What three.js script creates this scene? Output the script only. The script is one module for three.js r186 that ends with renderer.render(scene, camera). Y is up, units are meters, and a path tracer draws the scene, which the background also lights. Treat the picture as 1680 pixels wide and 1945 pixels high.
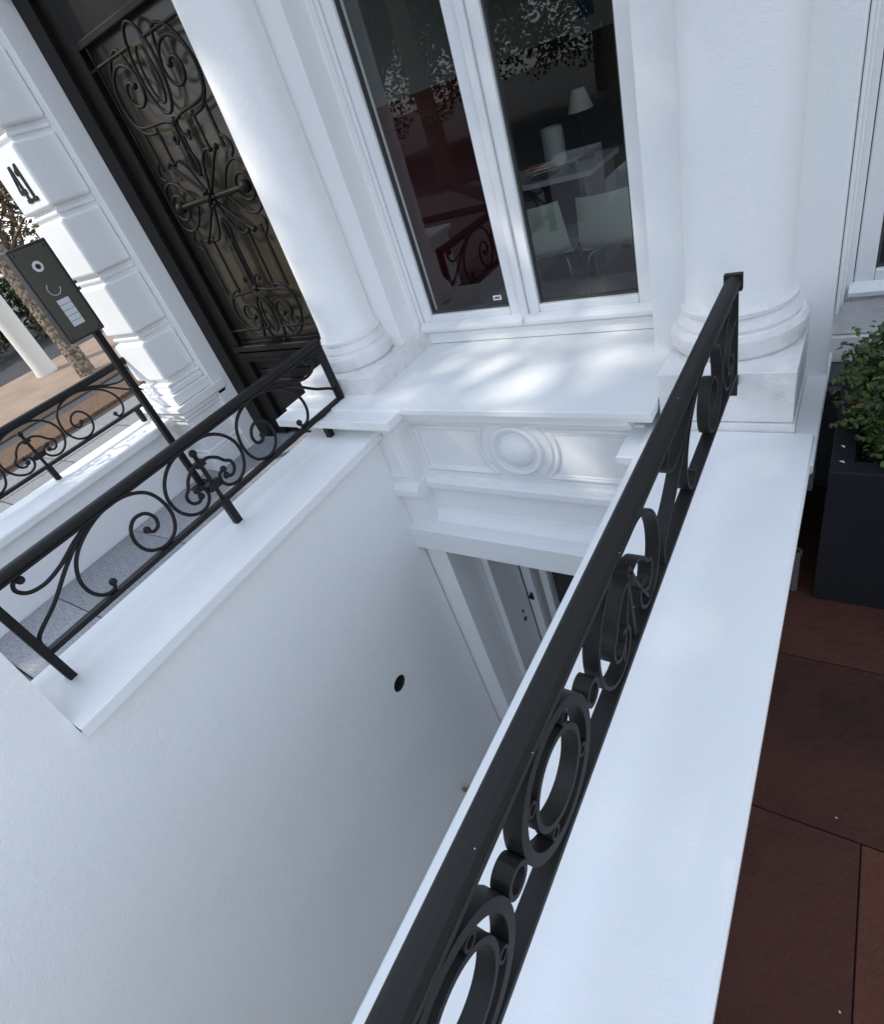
import * as THREE from 'three';
import { RoundedBoxGeometry } from 'three/addons/geometries/RoundedBoxGeometry.js';
import { mergeGeometries, toCreasedNormals } from 'three/addons/utils/BufferGeometryUtils.js';
import { TextGeometry } from 'three/addons/geometries/TextGeometry.js';
import { FontLoader } from 'three/addons/loaders/FontLoader.js';

// ---------------------------------------------------------------- camera, sky, sun, exposure
const scene = new THREE.Scene();
const camera = new THREE.PerspectiveCamera(84.98, 885 / 1024, 0.05, 300);
camera.position.set(0, 1.6, 2.2);
const RX = new THREE.Vector3(0.81903, -0.29457, -0.49235), RY = new THREE.Vector3(0.11349, -0.75801, 0.64230), RZ = new THREE.Vector3(-0.56241, -0.58194, -0.58740);
camera.quaternion.setFromRotationMatrix(new THREE.Matrix4().makeBasis(RX, RY.clone().negate(), RZ.clone().negate()));

const renderer = new THREE.WebGLRenderer({ antialias: true });
renderer.setSize(885, 1024);
renderer.toneMapping = THREE.LinearToneMapping;
renderer.toneMappingExposure = 1.58;
renderer.shadowMap.enabled = true;

const SUN = new THREE.Vector3(-0.52, 0.70, 0.50).normalize();
{
  const W = 256, H = 128, d = new Float32Array(W * H * 4);
  for (let j = 0; j < H; j++) for (let i = 0; i < W; i++) {
    const el = (j + 0.5) / H * Math.PI - Math.PI / 2, az = (i + 0.5) / W * Math.PI * 2 - Math.PI;
    const dir = [Math.cos(el) * Math.cos(az), Math.sin(el), -Math.cos(el) * Math.sin(az)];
    const up = Math.max(0, dir[1]), h = Math.pow(1 - up, 3);
    const cs = Math.max(0, -dir[0] * -SUN.x + dir[1] * SUN.y + dir[2] * SUN.z), halo = 0.35 * Math.pow(cs, 6);
    const k = dir[1] < 0 ? 0.5 : 1;
    const o = (j * W + i) * 4;
    d[o] = (0.60 + 0.36 * h + halo) * k; d[o + 1] = (0.728 + 0.26 * h + halo) * k; d[o + 2] = (0.945 + 0.075 * h + halo) * k; d[o + 3] = 1;
  }
  const sky = new THREE.DataTexture(d, W, H, THREE.RGBAFormat, THREE.FloatType);
  sky.mapping = THREE.EquirectangularReflectionMapping; sky.magFilter = THREE.LinearFilter; sky.minFilter = THREE.LinearFilter; sky.needsUpdate = true;
  scene.background = sky; scene.environment = sky;
}
const sun = new THREE.DirectionalLight(new THREE.Color().setRGB(1.0, 0.93, 0.82), 2.4);
sun.position.copy(SUN).multiplyScalar(40); sun.castShadow = true;
Object.assign(sun.shadow.camera, { left: -16, right: 16, top: 16, bottom: -16, near: 1, far: 90 });
sun.shadow.mapSize.set(2048, 2048);
scene.add(sun, sun.target);

// ---------------------------------------------------------------- random, noise, textures
let seed = 12345;
const rnd = () => { seed = (seed * 1664525 + 1013904223) >>> 0; return seed / 4294967296; };
const rr = (a, b) => a + (b - a) * rnd();
function lattice(n, s) { const a = new Float32Array(n * n); let q = s >>> 0; for (let i = 0; i < a.length; i++) { q = (q * 1664525 + 1013904223) >>> 0; a[i] = q / 4294967296; } return a; }
function fbm(N, first, oct, s, gain = 0.5) {
  const out = new Float32Array(N * N); let amp = 1, tot = 0, n = first;
  for (let k = 0; k < oct; k++, n *= 2, amp *= gain) {
    const L = lattice(n, s + k * 7919); tot += amp;
    for (let j = 0; j < N; j++) for (let i = 0; i < N; i++) {
      const x = i / N * n, y = j / N * n, x0 = Math.floor(x), y0 = Math.floor(y); let fx = x - x0, fy = y - y0; fx = fx * fx * (3 - 2 * fx); fy = fy * fy * (3 - 2 * fy);
      const a = L[(y0 % n) * n + x0 % n], b = L[(y0 % n) * n + (x0 + 1) % n], c = L[((y0 + 1) % n) * n + x0 % n], e = L[((y0 + 1) % n) * n + (x0 + 1) % n];
      out[j * N + i] += amp * (a + (b - a) * fx + (c - a) * fy + (a - b - c + e) * fx * fy);
    }
  }
  for (let i = 0; i < out.length; i++) out[i] /= tot; return out;
}
function tex(N, fn, srgb, size) {
  const d = new Uint8Array(N * N * 4);
  for (let i = 0; i < N * N; i++) { const c = fn(i); for (let k = 0; k < 3; k++) { let v = Math.min(1, Math.max(0, Array.isArray(c) ? c[k] : c)); if (srgb) v = v <= 0.0031308 ? 12.92 * v : 1.055 * Math.pow(v, 1 / 2.4) - 0.055; d[i * 4 + k] = Math.round(v * 255); } d[i * 4 + 3] = 255; }
  const t = new THREE.DataTexture(d, N, N); t.wrapS = t.wrapT = THREE.RepeatWrapping; t.magFilter = THREE.LinearFilter; t.minFilter = THREE.LinearMipmapLinearFilter; t.generateMipmaps = true;
  if (srgb) t.colorSpace = THREE.SRGBColorSpace; t.repeat.set(1 / size, 1 / size); t.needsUpdate = true; return t;
}
const N = 512, nA = fbm(N, 4, 6, 11), nB = fbm(N, 3, 4, 71), nF = fbm(N, 64, 3, 31, 0.7), nG = fbm(N, 128, 2, 91, 0.8), nM = fbm(N, 16, 4, 53);
const mix = (a, b, t) => a.map((v, i) => v + (b[i] - v) * t);
const clamp = (v, a = 0, b = 1) => Math.min(b, Math.max(a, v));
function M(color, rough, o = {}) { const m = new THREE.MeshPhysicalMaterial({ roughness: rough, ...o }); m.color.setRGB(...color); return m; }
const paintMap = tex(N, i => mix([0.865, 0.868, 0.865], [0.80, 0.80, 0.79], clamp((nA[i] - 0.45) * 1.6) * 0.55 + clamp((nB[i] - 0.5) * 2) * 0.25), true, 1.3);
const paintBump = tex(N, i => nF[i] * 0.7 + nM[i] * 0.3, false, 0.35);
const roughMap = tex(N, i => nF[i] * 0.5 + nM[i] * 0.5, false, 0.22);
const mPaint = M([1, 1, 1], 0.55, { map: paintMap, bumpMap: paintBump, bumpScale: 0.0012 });
const mRender = M([1, 1, 1], 0.8, { map: paintMap, bumpMap: roughMap, bumpScale: 0.0016 });
const mWell = M([1, 1, 1], 0.7, { map: tex(N, i => mix([0.87, 0.873, 0.87], [0.79, 0.79, 0.775], clamp((nA[i] - 0.42) * 1.8) * 0.5 + clamp((nB[i] - 0.45) * 2) * 0.3 + (nF[i] - 0.5) * 0.25), true, 1.7), bumpMap: roughMap, bumpScale: 0.0022 });
const mCope = M([0.95, 0.95, 0.95], 0.45, { map: paintMap, bumpMap: paintBump, bumpScale: 0.0008 });
const stoneMap = tex(N, i => mix([0.79, 0.775, 0.765], [0.62, 0.60, 0.58], clamp((nM[i] - 0.45) * 2.2) * 0.45 + clamp((nA[i] - 0.5) * 3) * 0.35), true, 0.5);
const mStone = M([1, 1, 1], 0.75, { map: stoneMap, bumpMap: paintBump, bumpScale: 0.003 });
const granMap = tex(N, i => { const v = nG[i] * 0.65 + nF[i] * 0.35; return mix([0.40, 0.40, 0.41], v > 0.56 ? [0.62, 0.61, 0.60] : [0.16, 0.16, 0.17], clamp(Math.abs(v - 0.52) * 6) * 0.8); }, true, 0.35);
const mGranite = M([0.86, 0.86, 0.88], 0.7, { map: granMap, bumpMap: paintBump, bumpScale: 0.0015 });
const mGranite2 = M([0.74, 0.75, 0.77], 0.7, { map: granMap });
const ironBump = tex(N, i => nF[i], false, 0.12);
const mIron = M([0.012, 0.0115, 0.012], 0.5, { bumpMap: ironBump, bumpScale: 0.0006, specularIntensity: 0.5 });
const mIronMatt = M([0.013, 0.0122, 0.012], 0.52, { bumpMap: ironBump, bumpScale: 0.0005, specularIntensity: 0.55 });
const slabMap = tex(N, i => mix([0.060, 0.022, 0.015], [0.030, 0.0135, 0.0105], clamp((nA[i] - 0.35) * 2)), true, 0.9);
const slabBump = tex(N, i => nM[i] * 0.7 + nF[i] * 0.3, false, 0.5);
const mSlab = [1, 0.88, 1.12].map(k => M([k, k, k], 0.8, { specularIntensity: 0.4, map: slabMap, bumpMap: slabBump, bumpScale: 0.006 }));
const mSlabSunPatch = M([1.5, 1.45, 1.3], 0.8, { specularIntensity: 0.4, map: slabMap, bumpMap: slabBump, bumpScale: 0.007 });  // lit patch on the terrace, put into the slab colour
const mPlanter = M([0.011, 0.012, 0.0145], 0.6, { specularIntensity: 0.35, bumpMap: paintBump, bumpScale: 0.001 });
const mGreyBase = M([0.085, 0.085, 0.092], 0.7, { bumpMap: paintBump, bumpScale: 0.002 });
const woodMap = tex(N, i => { const g = nB[(i % N)] * 0.5 + nF[(i % N) + N * Math.floor((i / N | 0) / 24)] * 0.5; return mix([0.005, 0.0042, 0.0036], [0.016, 0.0125, 0.010], g); }, true, 0.6);
const mDoor = M([1, 1, 1], 0.42, { map: woodMap, specularIntensity: 0.45 });
const mGrille = M([0.004, 0.0038, 0.0036], 0.6, { specularIntensity: 0.5 });
const obscReflMap = tex(N, i => mix([0.032, 0.027, 0.019], [0.062, 0.05, 0.034], nB[i]), true, 0.8);  // brown reflection of sunlit surroundings put into the obscured glass colour
const mDoorGlass = M([1, 1, 1], 0.22, { map: obscReflMap, specularIntensity: 0.8 });
const mGlass = M([0.96, 1, 0.985], 0.0, { transmission: 1, thickness: 0, ior: 1.65 });
const mFrame = M([0.80, 0.80, 0.805], 0.32, { map: null, bumpMap: paintBump, bumpScale: 0.0006 });
const mSeal = M([0.05, 0.055, 0.05], 0.6);
const mBlack = M([0.012, 0.012, 0.012], 0.5);
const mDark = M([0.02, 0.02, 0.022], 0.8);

// ---------------------------------------------------------------- geometry helpers (all in world metres)
function clean(g) { g = g.index ? g.toNonIndexed() : g; for (const k of Object.keys(g.attributes)) if (!['position', 'normal', 'uv'].includes(k)) g.deleteAttribute(k); if (!g.attributes.normal) g.computeVertexNormals(); return g; }
function metreUV(g) {
  const p = g.attributes.position, n = p.count, uv = new Float32Array(n * 2), a = new THREE.Vector3(), b = new THREE.Vector3(), c = new THREE.Vector3();
  for (let i = 0; i < n; i += 3) {
    a.fromBufferAttribute(p, i); b.fromBufferAttribute(p, i + 1); c.fromBufferAttribute(p, i + 2);
    const nn = b.clone().sub(a).cross(c.clone().sub(a)), x = Math.abs(nn.x), y = Math.abs(nn.y), z = Math.abs(nn.z);
    [a, b, c].forEach((v, k) => { const o = (i + k) * 2; if (y >= x && y >= z) { uv[o] = v.x; uv[o + 1] = v.z; } else if (x >= z) { uv[o] = v.z; uv[o + 1] = v.y; } else { uv[o] = v.x; uv[o + 1] = v.y; } });
  }
  g.setAttribute('uv', new THREE.BufferAttribute(uv, 2)); return g;
}
const merge = list => mergeGeometries(list.map(clean), false);
function box(x0, x1, y0, y1, z0, z1, r = 0.004) {
  const g = r > 0 ? new RoundedBoxGeometry(x1 - x0, y1 - y0, z1 - z0, 1, Math.min(r, (x1 - x0) * 0.45, (y1 - y0) * 0.45, (z1 - z0) * 0.45)) : new THREE.BoxGeometry(x1 - x0, y1 - y0, z1 - z0);
  return clean(g).translate((x0 + x1) / 2, (y0 + y1) / 2, (z0 + z1) / 2);
}
function remap(g, fn, flip) {
  g = clean(g); const p = g.attributes.position, v = [];
  for (let i = 0; i < p.count; i++) v.push(fn(p.getX(i), p.getY(i), p.getZ(i)));
  const out = new Float32Array(v.length * 3);
  for (let i = 0; i < v.length; i += 3) { const o = flip ? [i, i + 2, i + 1] : [i, i + 1, i + 2]; o.forEach((s, k) => out.set(v[s], (i + k) * 3)); }
  const h = new THREE.BufferGeometry(); h.setAttribute('position', new THREE.BufferAttribute(out, 3)); h.setAttribute('uv', new THREE.BufferAttribute(new Float32Array(v.length * 2), 2)); h.computeVertexNormals(); return h;
}
const shapeOf = pts => !Array.isArray(pts) ? pts : new THREE.Shape(pts.map(p => new THREE.Vector2(...p)));
const ex = (s, d, b) => new THREE.ExtrudeGeometry(shapeOf(s), { depth: d, bevelEnabled: !!b, bevelSize: b || 0, bevelThickness: b || 0, bevelOffset: -(b || 0), bevelSegments: 1, curveSegments: 24 });
const extX = (s, x0, x1, b) => remap(ex(s, x1 - x0 - 2 * (b || 0), b), (u, v, w) => [x0 + (b || 0) + w, v, u], true);    // profile in (z, y)
const extZ = (s, z0, z1, b) => remap(ex(s, z1 - z0 - 2 * (b || 0), b), (u, v, w) => [u, v, z0 + (b || 0) + w], false);    // profile in (x, y)
const extY = (s, y0, y1, b) => remap(ex(s, y1 - y0 - 2 * (b || 0), b), (u, v, w) => [u, y0 + (b || 0) + w, v], true);     // plan in (x, z)
const smooth = (g, a = 0.6) => toCreasedNormals(g, a);
function tube(pts, r, seg, closed = false, rad = 7) {
  const c = new THREE.CatmullRomCurve3(pts, closed, 'centripetal');
  return clean(new THREE.TubeGeometry(c, seg || pts.length * 5, r, rad, closed));
}
const ball = (p, r, a = 9, b = 7) => clean(new THREE.SphereGeometry(r, a, b)).translate(p.x, p.y, p.z);
function rod(a, b, r, n = 10) { const d = b.clone().sub(a), g = clean(new THREE.CylinderGeometry(r, r, d.length(), n)); g.applyQuaternion(new THREE.Quaternion().setFromUnitVectors(new THREE.Vector3(0, 1, 0), d.clone().normalize())); const m = a.clone().add(b).multiplyScalar(0.5); return g.translate(m.x, m.y, m.z); }
const V = (x, y, z) => new THREE.Vector3(x, y, z);
// flat bar bent in the (z, y) plane, width along x
function ribbon(pts, th, x0, x1, closed = false, per = 5) {
  const c = new THREE.CatmullRomCurve3(pts.map(p => V(p[0], p[1], 0)), closed, 'centripetal'), n = Math.max(2, Math.round(pts.length * per)), P = [];
  for (let i = 0; i <= n; i++) { const t = i / n, p = c.getPoint(t), d = c.getTangent(t); P.push([[p.x - d.y * th / 2, p.y + d.x * th / 2], [p.x + d.y * th / 2, p.y - d.x * th / 2]]); }
  const out = [], quad = (a, b, e, f) => out.push(...a, ...b, ...e, ...a, ...e, ...f), at = (q, x) => [x, q[1], q[0]];
  for (let i = 0; i < n; i++) {
    const [a, b] = P[i], [e, f] = P[i + 1];
    quad(at(a, x0), at(a, x1), at(e, x1), at(e, x0)); quad(at(b, x1), at(b, x0), at(f, x0), at(f, x1)); quad(at(a, x1), at(b, x1), at(f, x1), at(e, x1)); quad(at(b, x0), at(a, x0), at(e, x0), at(f, x0));
  }
  if (!closed) { const [a, b] = P[0], [e, f] = P[n]; quad(at(b, x0), at(b, x1), at(a, x1), at(a, x0)); quad(at(e, x0), at(e, x1), at(f, x1), at(f, x0)); }
  const g = new THREE.BufferGeometry(); g.setAttribute('position', new THREE.BufferAttribute(new Float32Array(out), 3)); g.setAttribute('uv', new THREE.BufferAttribute(new Float32Array(out.length / 3 * 2), 2)); g.computeVertexNormals(); return smooth(g, 0.5);
}
const lathe = (prof, x, z, seg = 56) => clean(new THREE.LatheGeometry(prof.map(p => new THREE.Vector2(p[0], p[1])), seg)).translate(x, 0, z);

// ---------------------------------------------------------------- naming helpers
const taken = new Map(), base = new Map();
const numbered = n => { const k = taken.get(n) || 0; taken.set(n, k + 1); return k ? n + '_' + String(k).padStart(3, '0') : n; };
function thing(name, label, category, at, group) { const g = new THREE.Group(); g.name = numbered(name); g.position.set(...at); g.userData = { label, category }; if (group) g.userData.group = group; base.set(g, at); scene.add(g); return g; }
function structure(name, geo, m) { const o = new THREE.Mesh(metreUV(Array.isArray(geo) ? merge(geo) : clean(geo)), m); o.name = numbered(name); o.userData = { kind: 'structure' }; o.castShadow = o.receiveShadow = true; base.set(o, [0, 0, 0]); scene.add(o); return o; }
function part(name, geo, m, parent, keepUV) {
  let g = Array.isArray(geo) ? merge(geo) : clean(geo); if (!keepUV) g = metreUV(g);
  const b = base.get(parent); g.translate(-b[0], -b[1], -b[2]);
  const o = new THREE.Mesh(g, m); o.name = name; o.castShadow = o.receiveShadow = true; base.set(o, b); parent.add(o); return o;
}
function copyOf(src, at, label, turn = 0, s = 1) { const c = src.clone(); c.name = numbered(src.name.replace(/_\d{3}$/, '')); c.position.set(...at); c.rotation.y = turn; c.scale.setScalar(s); c.userData = { ...src.userData }; if (label) c.userData.label = label; scene.add(c); return c; }

// ================================================================ ground
const GY = -0.1;
{
  const asphalt = M([0.05, 0.051, 0.054], 0.9, { map: tex(N, i => 0.7 + 0.3 * nF[i] + 0.25 * (nA[i] - 0.5), true, 1.1), bumpMap: slabBump, bumpScale: 0.003 });
  structure('ground', new THREE.PlaneGeometry(160, 160).rotateX(-Math.PI / 2).translate(0, GY - 2.6, 0), M([0.12, 0.11, 0.10], 1));
  // street level, cut out round the lightwell
  const s = shapeOf([[-70, -70], [70, -70], [70, 70], [-70, 70]]);
  s.holes.push(new THREE.Path([[-1.95, 0.55], [-0.3, 0.55], [-0.3, 4.5], [-1.95, 4.5]].map(p => new THREE.Vector2(...p))), new THREE.Path([[-2.9, -5.4], [-2.9, -0.1], [3.4, -0.1], [3.4, -5.4]].map(p => new THREE.Vector2(...p))));
  structure('road', extY(s, GY - 0.12, GY), asphalt);
  structure('pavement', box(-11, -8.1, GY + 0.002, GY + 0.1, -40, 6.2, 0.01), M([0.33, 0.235, 0.17], 0.85, { map: tex(N, i => 0.75 + 0.5 * (nA[i] - 0.3), true, 1.4), bumpMap: slabBump, bumpScale: 0.004 }));
  structure('front_pavement', box(-11, 60, GY + 0.002, GY + 0.1, 6.21, 8.4, 0.01), M([0.17, 0.165, 0.16], 0.9, { map: granMap }));
  const gravel = structure('gravel_strip', box(-7.55, -6.85, GY - 0.05, GY + 0.05, -20, 5.9, 0.01), M([0.26, 0.17, 0.11], 1, { map: tex(N, i => mix([0.35, 0.3, 0.25], [1, 0.95, 0.9], clamp((nG[i] - 0.3) * 2)), true, 0.9), bumpMap: tex(N, i => nG[i], false, 0.9), bumpScale: 0.02 }));
  gravel.userData.label = 'brown gravel strip between pale paving and the side pavement';
  structure('gutter', box(-6.84, -6.68, GY - 0.05, GY + 0.012, -20, 5.9, 0), M([0.03, 0.027, 0.024], 0.9));
}
const yard = structure('side_yard', box(-6.67, -3.77, GY - 0.06, GY + 0.006, -20, 5.9, 0), M([0.06, 0.06, 0.062], 0.9));
{
  const mP = [M([0.50, 0.50, 0.50], 0.8, { map: granMap }), M([0.56, 0.56, 0.55], 0.8, { map: granMap })];
  for (let i = 0; i < 4; i++) for (let k = 0; k < 12; k++) { const x = -6.64 + i * 0.62, z = 3.0 - k * 0.62; part('paving_slab', box(x, x + 0.606, GY, GY + 0.03 + rr(-0.003, 0.003), z - 0.606, z, 0.006), mP[(i * 5 + k * 3) % 7 < 3 ? 0 : 1], yard); }
  for (let k = 0; k < 10; k++) part('edging_stone', box(-4.13, -4.05, GY, GY + 0.07 + rr(-0.004, 0.004), 2.6 - k * 0.56, 3.14 - k * 0.56, 0.006), mP[1], yard);
}

// lightwell floor and terrace
structure('lightwell_floor', box(-1.9, -0.4, -2.5, -2.06, 0.3, 4.6, 0), M([0.85, 0.85, 0.84], 0.6, { map: paintMap }));  // unseen floor, raised and near white to bounce light up the well
const terrace = structure('terrace_floor', box(-0.2, 4, -0.09, -0.012, 0.1, 5.4, 0), M([0.022, 0.016, 0.014], 0.9));
{
  const zs = [0.17, 0.50, 0.98, 1.465, 1.95, 2.435, 2.92, 3.4], xs = [[-0.09, 0.64, 1.37, 2.1], [-0.09, 0.3, 1.03, 1.76], [-0.09, 0.8, 1.5, 2.2], [-0.09, 0.153, 0.88, 1.6], [-0.09, 0.155, 0.9, 1.6], [-0.09, 0.5, 1.2, 1.9], [-0.09, 0.35, 1.1, 1.8]];
  for (let i = 0; i < zs.length - 1; i++) for (let k = 0; k < 3; k++) part('terrace_slab', box(xs[i][k] + 0.0012, xs[i][k + 1] - 0.0012, -0.012, rr(-0.0012, 0.0012), zs[i] + 0.0012, zs[i + 1] - 0.0012, 0.0025), (i === 3 || i === 4) && k === 1 ? mSlabSunPatch : mSlab[(i * 2 + k) % 3], terrace);  // second slab of two rows carries the painted sun patch
}

// ================================================================ town house
const house = thing('town_house', 'white stuccoed town house front with half columns, tall window and dark door', 'house', [-1.2, 0, 0]);
{
  // solid wall behind the pilasters, above and below the windows
  part('wall', [box(-2.16, -1.765, 0.0, 4.4, -0.05, 0.19, 0.006), box(-2.16, -1.83, 0.0, 4.4, -0.25, -0.052, 0)], mRender, house);                       // left pilaster
  part('wall', [box(-0.588, -0.05, 0.0, 4.4, -0.05, 0.2, 0.006), box(-0.55, -0.09, 0.0, 4.4, -0.25, -0.052, 0)], mRender, house);                       // right pilaster
  part('wall', [box(-1.77, -0.585, 2.75, 4.4, -0.22, 0.1), box(-0.052, 1.25, 2.75, 4.4, -0.22, 0.06), box(1.2, 3.2, 0.0, 4.4, -0.22, 0.07)], mRender, house);
  part('wall', [box(-1.79, -0.58, -0.2, 0.573, -0.22, -0.04, 0), box(-0.06, 1.22, 0.548, 0.662, -0.2, 0.02, 0.003)], mStone, house);
  part('wall', box(-0.052, 1.22, 0.452, 0.544, -0.2, 0.035, 0.003), mStone, house);
  const gb = part('base_wall', box(-0.049, 3.2, -0.08, 0.395, -0.18, 0.15, 0.004), mGreyBase, house);
  part('moulding', extX([[-0.1, 0.398], [0.178, 0.398], [0.182, 0.425], [0.165, 0.432], [0.165, 0.446], [0.15, 0.449], [-0.1, 0.449]], -0.048, 3.2), mGreyBase, gb);

  // entrance pier with rusticated blocks and the house number
  part('door_jamb', box(-3.75, -3.35, 0.05, 4.4, -0.25, 0.27, 0.006), mPaint, house);
  part('door_jamb', box(-2.158, -1.995, 0.05, 4.4, -0.25, 0.18, 0.006), mPaint, house);
  part('wall', box(-3.35, -2.0, 2.95, 4.4, -0.25, 0.2), mPaint, house);
  part('wall', box(-3.76, -3.66, GY, 4.4, -5.2, -0.25, 0), mRender, house);
  const pier = part('pier', box(-3.71, -3.428, 0.56, 4.4, 0.2, 0.484, 0.004), mPaint, house);
  for (let i = 1; i < 8; i++) part('joint_fillet', box(-3.722, -3.414, [0, 0.99, 1.335, 1.68, 2.025, 2.37, 2.715, 3.06][i] - 0.009, [0, 0.99, 1.335, 1.68, 2.025, 2.37, 2.715, 3.06][i] + 0.009, 0.272, 0.498, 0.005), mPaint, pier);
  const J = [0.685, 0.99, 1.335, 1.68, 2.025, 2.37, 2.715, 3.06, 3.405];
  for (let i = 0; i < J.length - 1; i++) part('rusticated_block', box(-3.737, -3.398, J[i] + (i ? 0.028 : 0.03), J[i + 1] - 0.028, 0.272, 0.513, 0.018), mPaint, pier);
  part('moulding', [box(-3.752, -3.383, 0.625, 0.668, 0.272, 0.53, 0.014), box(-3.745, -3.39, 0.668, 0.69, 0.272, 0.522, 0.006), box(-3.77, -3.365, 0.56, 0.625, 0.272, 0.548, 0.006)], mPaint, pier);
  const ped = part('pedestal', box(-3.76, -3.375, 0.0, 0.51, 0.2, 0.535, 0.005), mPaint, house);
  part('pedestal_cap', extX([[0.2, 0.512], [0.56, 0.512], [0.575, 0.522], [0.585, 0.53], [0.585, 0.556], [0.2, 0.559]], -3.80, -3.335), mPaint, ped);
  part('moulding', [box(-3.775, -3.36, 0.45, 0.475, 0.2, 0.55, 0.006), box(-3.785, -3.35, 0.475, 0.508, 0.2, 0.562, 0.008)], mPaint, ped);
  part('plinth', [box(-3.77, -3.355, 0.06, 0.19, 0.2, 0.555, 0.006), box(-3.765, -3.365, 0.19, 0.215, 0.2, 0.545, 0.006)], mPaint, ped);

  // columns
  const column = (cx, cz, y0, plinthX, rs, rt) => {
    const c = part('column', smooth(lathe([[0, 0.845], [rs + 0.006, 0.845], [rs + 0.003, 0.87], [rs + 0.001, 0.9], [rs, 2.2], [rs - 0.005, 4.2], [0, 4.2]], cx, cz, 64)), mRender, house);
    part('torus', smooth(lathe([[0, 0.697], [rt - 0.014, 0.697], [rt - 0.004, 0.71], [rt, 0.735], [rt - 0.003, 0.757], [rt - 0.013, 0.771], [rt - 0.021, 0.774], [rt - 0.021, 0.785], [rs + 0.022, 0.797], [rs + 0.016, 0.808], [rs + 0.013, 0.814], [rs + 0.018, 0.818], [rs + 0.018, 0.831], [rs + 0.01, 0.838], [rs + 0.006, 0.846], [0, 0.846]], cx, cz, 64), 0.45), mStone, c);
    part('plinth', box(plinthX[0], plinthX[1], y0, 0.696, 0.0, plinthX[2], 0.004), mStone, c);
    return c;
  };
  const cR = column(-0.301, 0.29, 0.527, [-0.488, -0.108, 0.543], 0.146, 0.197);
  part('plinth', box(-0.494, -0.102, 0.485, 0.525, 0.0, 0.55, 0.003), mStone, cR);
  column(-1.972, 0.285, 0.603, [-2.2, -1.735, 0.512], 0.133, 0.183);

  // sill and panelled apron below the window
  const sill = part('sill', extY([[-2.24, 0.0], [-1.766, 0.0], [-1.766, -0.04], [-0.587, -0.04], [-0.587, 0.0], [-0.49, 0.0], [-0.49, 0.632], [-1.56, 0.632], [-2.24, 0.632]], 0.586, 0.61, 0.0015), mCope, house);
  part('sill_nosing', extY([[-2.225, 0.0], [-0.495, 0.0], [-0.495, 0.612], [-2.225, 0.612]], 0.562, 0.586, 0.001), mPaint, sill);
  const cornice = o => [[0.0, 0.488], [0.548 + o, 0.488], [0.548 + o, 0.498], [0.562 + o, 0.503], [0.57 + o, 0.52], [0.57 + o, 0.53], [0.592 + o, 0.532], [0.592 + o, 0.5615], [0.0, 0.5615]];
  part('cornice', extX(cornice(0), -1.60, -0.58), mPaint, house);
  part('cornice', extX(cornice(0.085), -2.2, -1.575), mPaint, house);
  part('pedestal_cap', extY([[-2.23, 0.45], [-1.525, 0.45], [-1.525, 0.722], [-2.23, 0.722]], 0.5625, 0.602, 0.0015), mCope, house);
  const course = o => [[0.3, 0.192], [0.548 + o, 0.192], [0.553 + o, 0.18], [0.553 + o, 0.174], [0.568 + o, 0.17], [0.568 + o, 0.142], [0.56 + o, 0.139], [0.56 + o, 0.13], [0.556 + o, 0.12], [0.543 + o, 0.116], [0.543 + o, 0.108], [0.3, 0.106]];
  const apron = part('apron', box(-1.62, -0.545, -0.08, 0.50, 0.2, 0.535, 0.003), mPaint, house);
  const cx = -1.065, cy = 0.372, R0 = 0.178;
  // moulded panel frames that curve round the roundel
  const fr = (sgn, xe) => {
    const y0 = 0.238, y1 = 0.466, pts = [], a0 = Math.asin((y1 - cy) / R0), a1 = Math.asin((y0 - cy) / R0);
    pts.push([xe, y0], [xe, y1]);
    for (let k = 0; k <= 14; k++) { const a = a0 + (a1 - a0) * k / 14; pts.push([cx + sgn * R0 * Math.cos(a), cy + R0 * Math.sin(a)]); }
    const path = pts.map(p => V(p[0], p[1], 0.536)); const strip = (inset, r, zz) => {
      const mid = path.reduce((s, p) => s.add(p), V(0, 0, 0)).multiplyScalar(1 / path.length);
      const L = path.map(p => V(p.x + (mid.x - p.x) * inset, p.y + (mid.y - p.y) * inset * 1.4, zz)); const out = [];
      for (let i = 0; i < L.length; i++) out.push(rod(L[i], L[(i + 1) % L.length], r, 6), ball(L[i], r, 6, 5)); return out;
    };
    part('panel_moulding', [...strip(0, 0.011, 0.534), ...strip(0.07, 0.008, 0.533)], mPaint, apron);
  };
  fr(-1, -1.565); fr(1, -0.60);
  const rot = g => g.applyMatrix4(new THREE.Matrix4().makeRotationX(Math.PI / 2)).translate(cx, cy, 0.535);
  const L2 = pr => clean(new THREE.LatheGeometry(pr.map(p => new THREE.Vector2(...p)), 48));
  part('roundel', smooth(rot(L2([[0.157, 0], [0.155, 0.008], [0.12, 0.010], [0.118, 0.022], [0.110, 0.028], [0.098, 0.024], [0.090, 0.012], [0.080, 0.008], [0, 0.008]])), 0.5), mPaint, apron);
  part('boss', smooth(rot(L2(Array.from({ length: 10 }, (_, i) => { const a = i / 9 * Math.PI / 2; return [0.079 * Math.cos(a), 0.006 + 0.052 * Math.sin(a)]; }))), 1), mPaint, apron);
  part('string_course', extX(course(0), -1.604, -0.545), mPaint, apron);
  const pedL = part('pedestal', box(-2.16, -1.605, -0.08, 0.499, 0.2, 0.618, 0.004), mPaint, house);
  part('string_course', extX(course(0.083), -2.16, -1.592), mPaint, pedL);
  part('panel_moulding', [[-1.73, -1.652, 0.455, 0.455], [-1.73, -1.652, 0.235, 0.235], [-1.652, -1.652, 0.235, 0.455]].map(([a, b, c, d]) => rod(V(a, c, 0.617), V(b, d, 0.617), 0.009, 6)), mPaint, pedL);
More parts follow.
